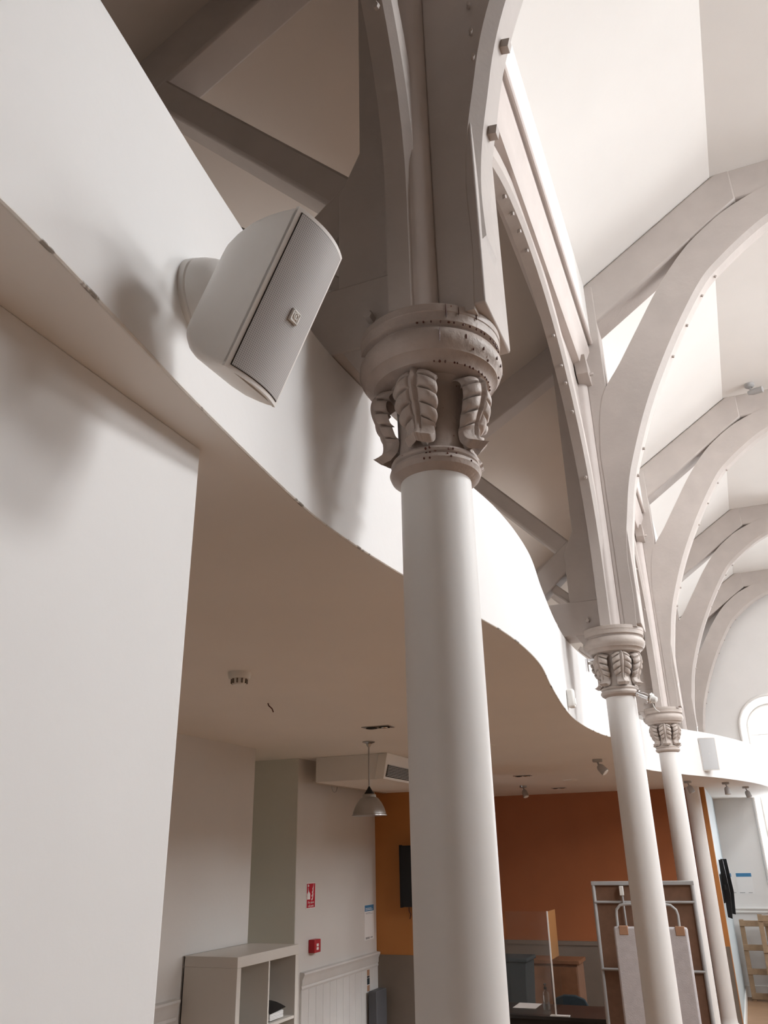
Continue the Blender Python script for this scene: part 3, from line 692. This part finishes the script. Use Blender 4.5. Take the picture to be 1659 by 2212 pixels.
# pendant lamp
lx, ly = -1.85, 3.75
t = thing('pendant_lamp', 'steel dome pendant lamp hanging under the balcony', 'lamp', (lx, ly, 2.44))
obj('canopy', MB().lathe([(0, Z), (.046, Z), (.046, Z-.006), (.02, Z-.016), (.014, Z-.03), (.006, Z-.04), (0, Z-.04)], 28, (lx, ly, 0)), 'steel', t)
obj('rod', MB().tube([(lx, ly, Z-.03), (lx, ly, 2.63)], .005, 10), 'steel', t)
obj('cap', MB().lathe([(.0, 2.645), (.006, 2.642), (.012, 2.63), (.034, 2.597), (.034, 2.590), (0, 2.590)], 24, (lx, ly, 0)), 'black', t)
sh = obj('lamp_shade', MB().lathe([(.03, 2.592), (.046, 2.590), (.048, 2.585), (.048, 2.572), (.066, 2.560), (.088, 2.532), (.105, 2.500), (.116, 2.470), (.119, 2.455), (.115, 2.456), (.10, 2.5), (.083, 2.53), (.06, 2.555), (.03, 2.565)], 40, (lx, ly, 0)), 'steel', t)
obj('rim', MB().lathe([(.117, 2.459), (.124, 2.452), (.125, 2.446), (.118, 2.446)], 40, (lx, ly, 0)), 'steel', sh)
obj('bulb', MB().lathe([(0, 2.56), (.015, 2.555), (.028, 2.52), (.028, 2.5), (.015, 2.48), (0, 2.476)], 16, (lx, ly, 0)), 'plastw', t)
# bulkhead and air conditioner
struct('wall_bulkhead', MB().box(-2.655, -2.08, 4.47, 6.04, 2.754, Z), 'ceil', bevel=.004)
t = thing('air_conditioner', 'white air conditioner with dark slatted grille beside the pendant lamp', 'air conditioner', (-2.04, 5.1, 2.75))
obj('case', MB().prism([(4.46, Z), (4.37, 2.745), (5.9, 2.745), (5.9, Z)], 'x', -2.078, -2.0), 'plastw', t, bevel=.004)
gl = obj('grille', MB().prism([(4.47, 2.862), (4.415, 2.765), (5.75, 2.765), (5.75, 2.862)], 'x', -2.002, -1.996), 'darkgap', t)
for k in range(8):
    z = 2.771+k*.0118; obj('slat', MB().box(-1.998, -1.988, 4.425+k*.006, 5.745, z, z+.005), 'greymetal', gl)
t = thing('cable_tray', 'thin beige conduit along the lobby wall under the bulkhead box', 'conduit', (-2.72, 5.2, 2.75))
obj('tray', MB().box(-2.70, -2.655, 4.5, 6.03, 2.752, 2.768), 'oldpipe', t)
obj('wire_loop', MB().tube([(-2.72, 4.96-.055*math.cos(a), 2.755-.05*math.sin(a)) for a in [PI*k/10 for k in range(11)]], .003, 6), 'greymetal', t)

# ------------------------------------------------------------------ lobby wall items (wall face x = -2.8)
def text(s, size, loc, rot, mt, parent, ext=.0006):
    c = bpy.data.curves.new('lettering', 'FONT'); c.body = s; c.size = size; c.extrude = ext; c.align_x = 'CENTER'; c.align_y = 'CENTER'
    o = bpy.data.objects.new('lettering', c); COL.objects.link(o)
    dg = bpy.context.evaluated_depsgraph_get(); me = bpy.data.meshes.new_from_object(o.evaluated_get(dg)); bpy.data.objects.remove(o)
    me.materials.clear(); me.materials.append(M[mt]); me.name = 'lettering'
    o = bpy.data.objects.new('lettering', me); COL.objects.link(o); o.parent = parent; o.location = Vector(loc)-wpos(parent); o.rotation_euler = rot
    return o
RX = (PI/2, 0, PI/2)     # text on a wall facing +x
W_ = -2.8
t = thing('fire_alarm_sign', 'red fire alarm call point sign on the white lobby wall', 'sign', (W_, 4.69, 1.80))
obj('sign_border', MB().box(W_, W_+.004, 4.607, 4.763, 1.797, 1.988), 'paper', t)
obj('sign_panel', MB().box(W_+.003, W_+.0055, 4.614, 4.757, 1.803, 1.982), 'signred', t)
pic = MB()
pic.box(W_+.005, W_+.007, 4.628, 4.642, 1.958, 1.976).box(W_+.005, W_+.007, 4.632, 4.638, 1.925, 1.952).box(W_+.005, W_+.007, 4.642, 4.650, 1.962, 1.970)
pic.prism([(4.617, 1.865), (4.668, 1.865), (4.670, 1.905), (4.655, 1.918), (4.646, 1.925), (4.640, 1.938), (4.632, 1.936), (4.630, 1.918), (4.617, 1.905)], 'x', W_+.005, W_+.007)
obj('hand_pictogram', pic, 'paper', t)
fl = MB()
for k, (y0_, z0_) in enumerate(((4.69, 1.862), (4.692, 1.888), (4.70, 1.915), (4.708, 1.94))):
    cpts = [(y0_+.048*s*(.8-.1*k), z0_+.042*s*s-.012*math.sin(PI*s)) for s in [j/6 for j in range(7)]]
    cp2 = [(y, z+.004+.014*math.sin(PI*j/6)) for j, (y, z) in enumerate(cpts)]
    fl.prism(cpts+cp2[::-1], 'x', W_+.005, W_+.007)
obj('flame_pictogram', fl, 'paper', t)
text('Fire alarm', .026, (W_+.006, 4.685, 1.842), RX, 'paper', t); text('call point', .026, (W_+.006, 4.685, 1.817), RX, 'paper', t)
t = thing('fire_call_point', 'red break-glass call point box on the lobby wall above the dado', 'alarm', (W_, 4.74, 1.483))
obj('box', MB().box(W_, W_+.055, 4.665, 4.775, 1.478, 1.572), 'red', t, bevel=.004)
obj('glass_label', MB().box(W_+.054, W_+.0565, 4.70, 4.735, 1.498, 1.542), 'paper', t)
obj('label_bar', MB().box(W_+.056, W_+.0575, 4.700, 4.735, 1.517, 1.523), 'red', t)
def poster(name, label, put_, w_, h_, hd):
    """put_(u, v) -> axis box builder on a wall; u along the wall, v up"""
t = thing('notice', 'white notice with blue header on the lobby wall beside the orange pier', 'notice', (W_, 5.87, 1.47))
obj('sheet', MB().box(W_, W_+.002, 5.768, 5.978, 1.468, 1.758), 'paper', t)
obj('header', MB().box(W_+.0018, W_+.003, 5.77, 5.976, 1.705, 1.756), 'bluehdr', t)
ln = MB()
for z, a, b in ((1.727, 5.785, 5.92), (1.715, 5.785, 5.95)): ln.box(W_+.003, W_+.0036, a, b, z, z+.005)
obj('header_lines', ln, 'paper', t)
ln = MB()
for z, a, b in ((1.69, 5.79, 5.90), (1.682, 5.79, 5.95)): ln.box(W_+.002, W_+.003, a, b, z, z+.003)
ln.box(W_+.002, W_+.003, 5.785, 5.875, 1.475, 1.492).box(W_+.002, W_+.003, 5.895, 5.945, 1.48, 1.49)
obj('text_lines', ln, 'greyprint', t)
t = thing('sticker_strip', 'narrow strip of small coloured stickers below the dado rail', 'sticker', (W_, 5.8, 1.07))
obj('backing', MB().box(-2.787, -2.785, 5.775, 5.835, 1.06, 1.235), 'paper', t)
for z0_, z1_, mt in ((1.185, 1.232, 'tape'), (1.168, 1.183, 'black'), (1.115, 1.165, 'teal'), (1.062, 1.11, 'tape')):
    obj('sticker', MB().box(-2.7855, -2.784, 5.778, 5.832, z0_, z1_), mt, t)
# shelf unit with magazine
x0, x1, y0, y1, zt = -2.75, -2.36, 2.92, 3.69, 1.64
t = thing('shelf_unit', 'white cube shelf unit standing against the aisle wall', 'shelf', (-2.55, 3.3, 0))
obj('top', MB().box(x0, x1, y0, y1, zt-.06, zt), 'shelfw', t, bevel=.003)
for ya in (y0, y1-.045): obj('side', MB().box(x0, x1, ya, ya+.045, 0, zt-.06), 'shelfw', t, bevel=.002)
obj('divider', MB().box(x0, x1-.004, (y0+y1)/2-.008, (y0+y1)/2+.008, .05, zt-.06), 'shelfw', t)
for k in range(4): obj('shelf', MB().box(x0, x1-.004, y0+.045, y1-.045, zt-.06-.35*(k+1)-.016*k-.016, zt-.06-.35*(k+1)-.016*k), 'shelfw', t)
obj('back_panel', MB().box(x0, x0+.01, y0, y1, 0, zt), 'shelfw', t)
zs_ = zt-.41
mg = MB()
for k in range(5):
    pts = [(-2.66+.28*s, zs_+.004+.006*k+(.02+.006*k)*math.sin(PI*s*.9)) for s in [j/8 for j in range(9)]]
    mg.sweep([[(x, y, z), (x, y, z+.0045)] + [(x, y+.17, z+.0045), (x, y+.17, z)] for (x, z) in pts for y in (3.36,)])
tag(obj('magazine', mg, 'paper'), 'curled pile of papers lying in the right shelf compartment', 'magazine')
mb = MB(); pts = [(-2.66+.29*s, zs_+.036+.045*math.sin(PI*s*.9)) for s in [j/8 for j in range(9)]]
mb.sweep([[(x, 3.355, z), (x, 3.355, z+.003), (x, 3.54, z+.003+.012), (x, 3.54, z+.012)] for x, z in pts]); tag(obj('magazine', mb, 'black'), 'dark covered magazine curling on top of the papers in the shelf', 'magazine')
# TV on orange pier
t = thing('television', 'black wall-mounted television on the orange pier, partly behind the nearest column', 'television', (-2.3, 5.95, 1.78))
obj('screen', MB().box(-2.50, -1.62, 5.93, 5.975, 1.735, 2.265), 'black', t, bevel=.006)
obj('bezel', MB().box(-2.505, -2.49, 5.926, 5.978, 1.73, 2.27), 'black', t)
obj('mount', MB().box(-2.42, -2.06, 5.972, 6.04, 1.8, 2.2), 'black', t)
obj('cable', MB().tube([(-2.45, 6.01, 1.75), (-2.455, 6.02, 1.70), (-2.44, 6.025, 1.67), (-2.45, 6.025, 1.63)], .005, 6), 'rust', t)
tag(obj('folded_screen', MB().box(-2.76, -2.68, 5.75, 5.98, .0, 1.07), 'darkgrey', bevel=.006), 'dark grey folded panel leaning below the coloured stickers', 'panel')

# ------------------------------------------------------------------ desk area
t = thing('desk', 'black reception desk between the nearest and second columns', 'desk', (-1.4, 7.2, 0))
obj('desk_top', MB().box(-2.3, -.75, 6.95, 7.62, .72, .75), 'desk', t, bevel=.003)
obj('modesty_panel', MB().box(-2.28, -.77, 7.0, 7.02, .1, .72), 'desk', t)
for x in (-2.28, -.80): obj('leg_panel', MB().box(x, x+.03, 6.98, 7.6, 0, .72), 'desk', t)
tag(obj('paper_sheet', MB().box(-1.87, -1.64, 7.31, 7.60, .7505, .753), 'paper'), 'white sheet of paper lying on the black desk', 'paper')
t = thing('sanitiser_bottle', 'clear pump bottle standing on the black desk', 'bottle', (-1.52, 7.29, .75))
obj('body', MB().lathe([(0, .751), (.034, .751), (.036, .76), (.036, .885), (.03, .905), (.015, .915), (.013, .925), (0, .925)], 24, (-1.52, 7.29, 0)), 'bottle', t)
obj('gel', MB().lathe([(0, .755), (.031, .755), (.031, .82), (0, .82)], 20, (-1.52, 7.29, 0)), 'bottle', t)
pm = obj('pump', MB().lathe([(0, .925), (.015, .925), (.015, .945), (.005, .947), (.005, .965), (.012, .967), (.012, .975), (0, .977)], 16, (-1.52, 7.29, 0)), 'black', t)
obj('nozzle', MB().box(-1.525, -1.515, 7.25, 7.29, .966, .976), 'black', pm)
t = thing('acrylic_screen', 'clear acrylic counter screen standing on the black desk', 'screen', (-1.5, 7.05, .75))
obj('front_sheet', MB().box(-2.05, -1.365, 6.985, 6.990, .752, 1.64), 'perspex', t)
obj('side_sheet', MB().box(-1.367, -1.362, 6.99, 7.33, .80, 1.64), 'perspex', t)
obj('sheet_edge', MB().box(-1.372, -1.360, 6.978, 6.992, .752, 1.642), 'plastw', t)
obj('side_strip', MB().box(-1.362, -1.359, 6.995, 7.33, 1.22, 1.64), 'perspex_edge', t, label='orange-tinted strip of the side sheet')
obj('foot', MB().box(-1.42, -1.24, 6.96, 7.03, .751, .758), 'plastw', t)
t = thing('office_chair', 'dark teal rounded chair behind the black desk', 'chair', (-1.42, 8.0, 0))
bk = MB(); pts = [(-1.60, .45), (-1.61, .68), (-1.575, .755), (-1.49, .785), (-1.37, .785), (-1.27, .75), (-1.235, .68), (-1.245, .45)]
bk.prism(pts, 'y', 7.98, 8.02); obj('backrest', bk, 'teal', t, bevel=.012)
obj('seat', MB().box(-1.62, -1.22, 7.66, 7.98, .42, .48), 'teal', t, bevel=.015)
for x in (-1.59, -1.25):
    for y in (7.69, 7.99): obj('leg', MB().tube([(x, y, 0), (x, y, .43)], .013, 8), 'steel', t)
t = thing('storage_bin', 'dark blue-grey bin behind the acrylic screen', 'bin', (-2.1, 8.3, 0))
obj('body', MB().prism([(-2.32, 0), (-1.95, 0), (-1.9, 1.06), (-2.36, 1.06)], 'y', 8.1, 8.5), 'teal', t, bevel=.01)
obj('lid', MB().box(-2.38, -1.88, 8.08, 8.52, 1.06, 1.10), 'teal', t, bevel=.012)
t = thing('cabinet', 'low brown wooden cabinet behind the acrylic screen', 'cabinet', (-1.9, 9.4, 0))
obj('body', MB().box(-2.2, -1.55, 9.2, 9.6, 0, .93), 'hess', t, bevel=.004); obj('top', MB().box(-2.23, -1.52, 9.17, 9.62, .93, .97), 'darkwood', t, bevel=.004)
for x in (-2.19, -1.87): obj('door', MB().box(x, x+.31, 9.185, 9.2, .06, .9), 'darkwood', t, bevel=.003)

# display boards
def bframe(name, label, x0, x1, y, ztop, mt):
    t = thing(name, label, 'display board', ((x0+x1)/2, y, 0)); return t
y = 6.62
t = bframe('display_board', 'tall grey-framed brown display board behind the cloth-covered board', -.83, .06, y, 1.91, '')
obj('panel', MB().box(-.81, .04, y+.005, y+.02, .25, 1.89), 'hess', t)
for x in (-.825, .055): obj('upright', MB().tube([(x, y, 0), (x, y, 1.905)], .017, 10), 'greymetal', t)
obj('top_rail', MB().box(-.842, .072, y-.017, y+.017, 1.885, 1.92), 'greymetal', t, bevel=.004)
for z in (1.745, 1.2, .3): obj('cross_rail', MB().tube([(-.825, y-.012, z), (.055, y-.012, z)], .011, 8), 'greymetal', t)
obj('centre_post', MB().tube([(-.555, y-.03, 1.2), (-.565, y-.03, 1.84)], .009, 8), 'greymetal', t)
obj('clip', MB().box(-.585, -.55, y-.05, y-.01, 1.80, 1.88), 'plastw', t, bevel=.004)
y = 6.3
t = bframe('covered_board', 'board wrapped in grey-white cloth with brown tape tabs', -.63, -.02, y, 1.57, '')
cb = MB(); N = 24; loops = []
obj('cloth', MB().box(-.635, -.015, y-.018, y+.018, .15, 1.57), 'cloth', t, bevel=.022)
for z0_ in (): pass
for x in (-.585, -.115): obj('tape_tab', MB().box(x, x+.075, y-.022, y+.022, 1.505, 1.575), 'tape', t, bevel=.003)
lp = [(-.60, y+.02, 1.56), (-.60, y+.03, 1.66), (-.595, y+.03, 1.70), (-.56, y+.03, 1.735), (-.50, y+.03, 1.745), (-.2, y+.03, 1.745), (-.13, y+.03, 1.735), (-.09, y+.03, 1.70), (-.08, y+.03, 1.66), (-.08, y+.02, 1.56)]
obj('handle_tube', MB().tube(lp, .012, 8), 'greymetal', t)
for x in (-.60, -.05): obj('foot', MB().box(x-.02, x+.02, y-.2, y+.2, 0, .03), 'greymetal', t); obj('leg', MB().box(x-.015, x+.015, y-.015, y+.015, .03, .2), 'greymetal', t)

# ------------------------------------------------------------------ far end items
t = thing('television_bracket', 'black television bracket on the pale blue wall near the end wall', 'bracket', (.17, 11.5, 1.35))
obj('back_plate', MB().box(.151, .165, 10.95, 12.2, 1.5, 1.85), 'black', t)
for yb, tl in ((11.15, .02), (11.95, .05)):
    obj('rail', MB().prism([(.165, 1.32), (.20+tl, 1.30), (.225+tl, 1.6), (.20+tl, 2.03), (.165, 2.03)], 'y', yb-.03, yb+.03), 'black', t)
obj('cross_bar', MB().box(.17, .20, 11.0, 12.1, 1.66, 1.72), 'black', t)
def end_poster(label, x0, x1, z0, z1):
    t = thing('notice', label, 'notice', ((x0+x1)/2, YEND, z0)); y = YEND
    obj('sheet', MB().box(x0, x1, y-.003, y, z0, z1), 'paper', t); obj('header', MB().box(x0+.005, x1-.005, y-.0045, y-.002, z1-.06, z1-.005), 'bluehdr', t)
    l = MB().box(x0+.02, x0+.1, y-.004, y-.002, z0+.012, z0+.022); l.box(x1-.09, x1-.03, y-.004, y-.002, z0+.012, z0+.022); obj('text_lines', l, 'greyprint', t)
end_poster('white notice with blue header on the end wall', .30, .545, 1.475, 1.79)
end_poster('white notice half hidden behind the black bracket on the end wall', .165, .235, 1.475, 1.79)
def pallet(label, x0, yb, lean, wd, ht, mt='wood'):
    t = thing('pallet', label, 'pallet', (x0+wd/2, yb, 0), 'timber pallets leaning on the end wall')
    R_ = Matrix.Translation((x0, yb, 0)) @ Matrix.Rotation(-lean, 4, 'X')
    def p(nm, b):
        mb = MB().box(*b); mb.xf(R_); obj(nm, mb, mt, t, bevel=.004)
    for x in (0, wd/2-.03, wd-.07): p('stringer', (x, x+.07, 0, .08, 0, ht))
    for z in (.02, .35, .68, ht-.10): p('slat', (-.0, wd, -.02, 0, z, z+.085))
pallet('timber pallet leaning upright against the end wall under the notice', .235, 13.60, math.radians(6), .8, 1.12)
pallet('paler timber pallet leaning in front at the right edge', .52, 13.30, math.radians(9), .8, 1.22)
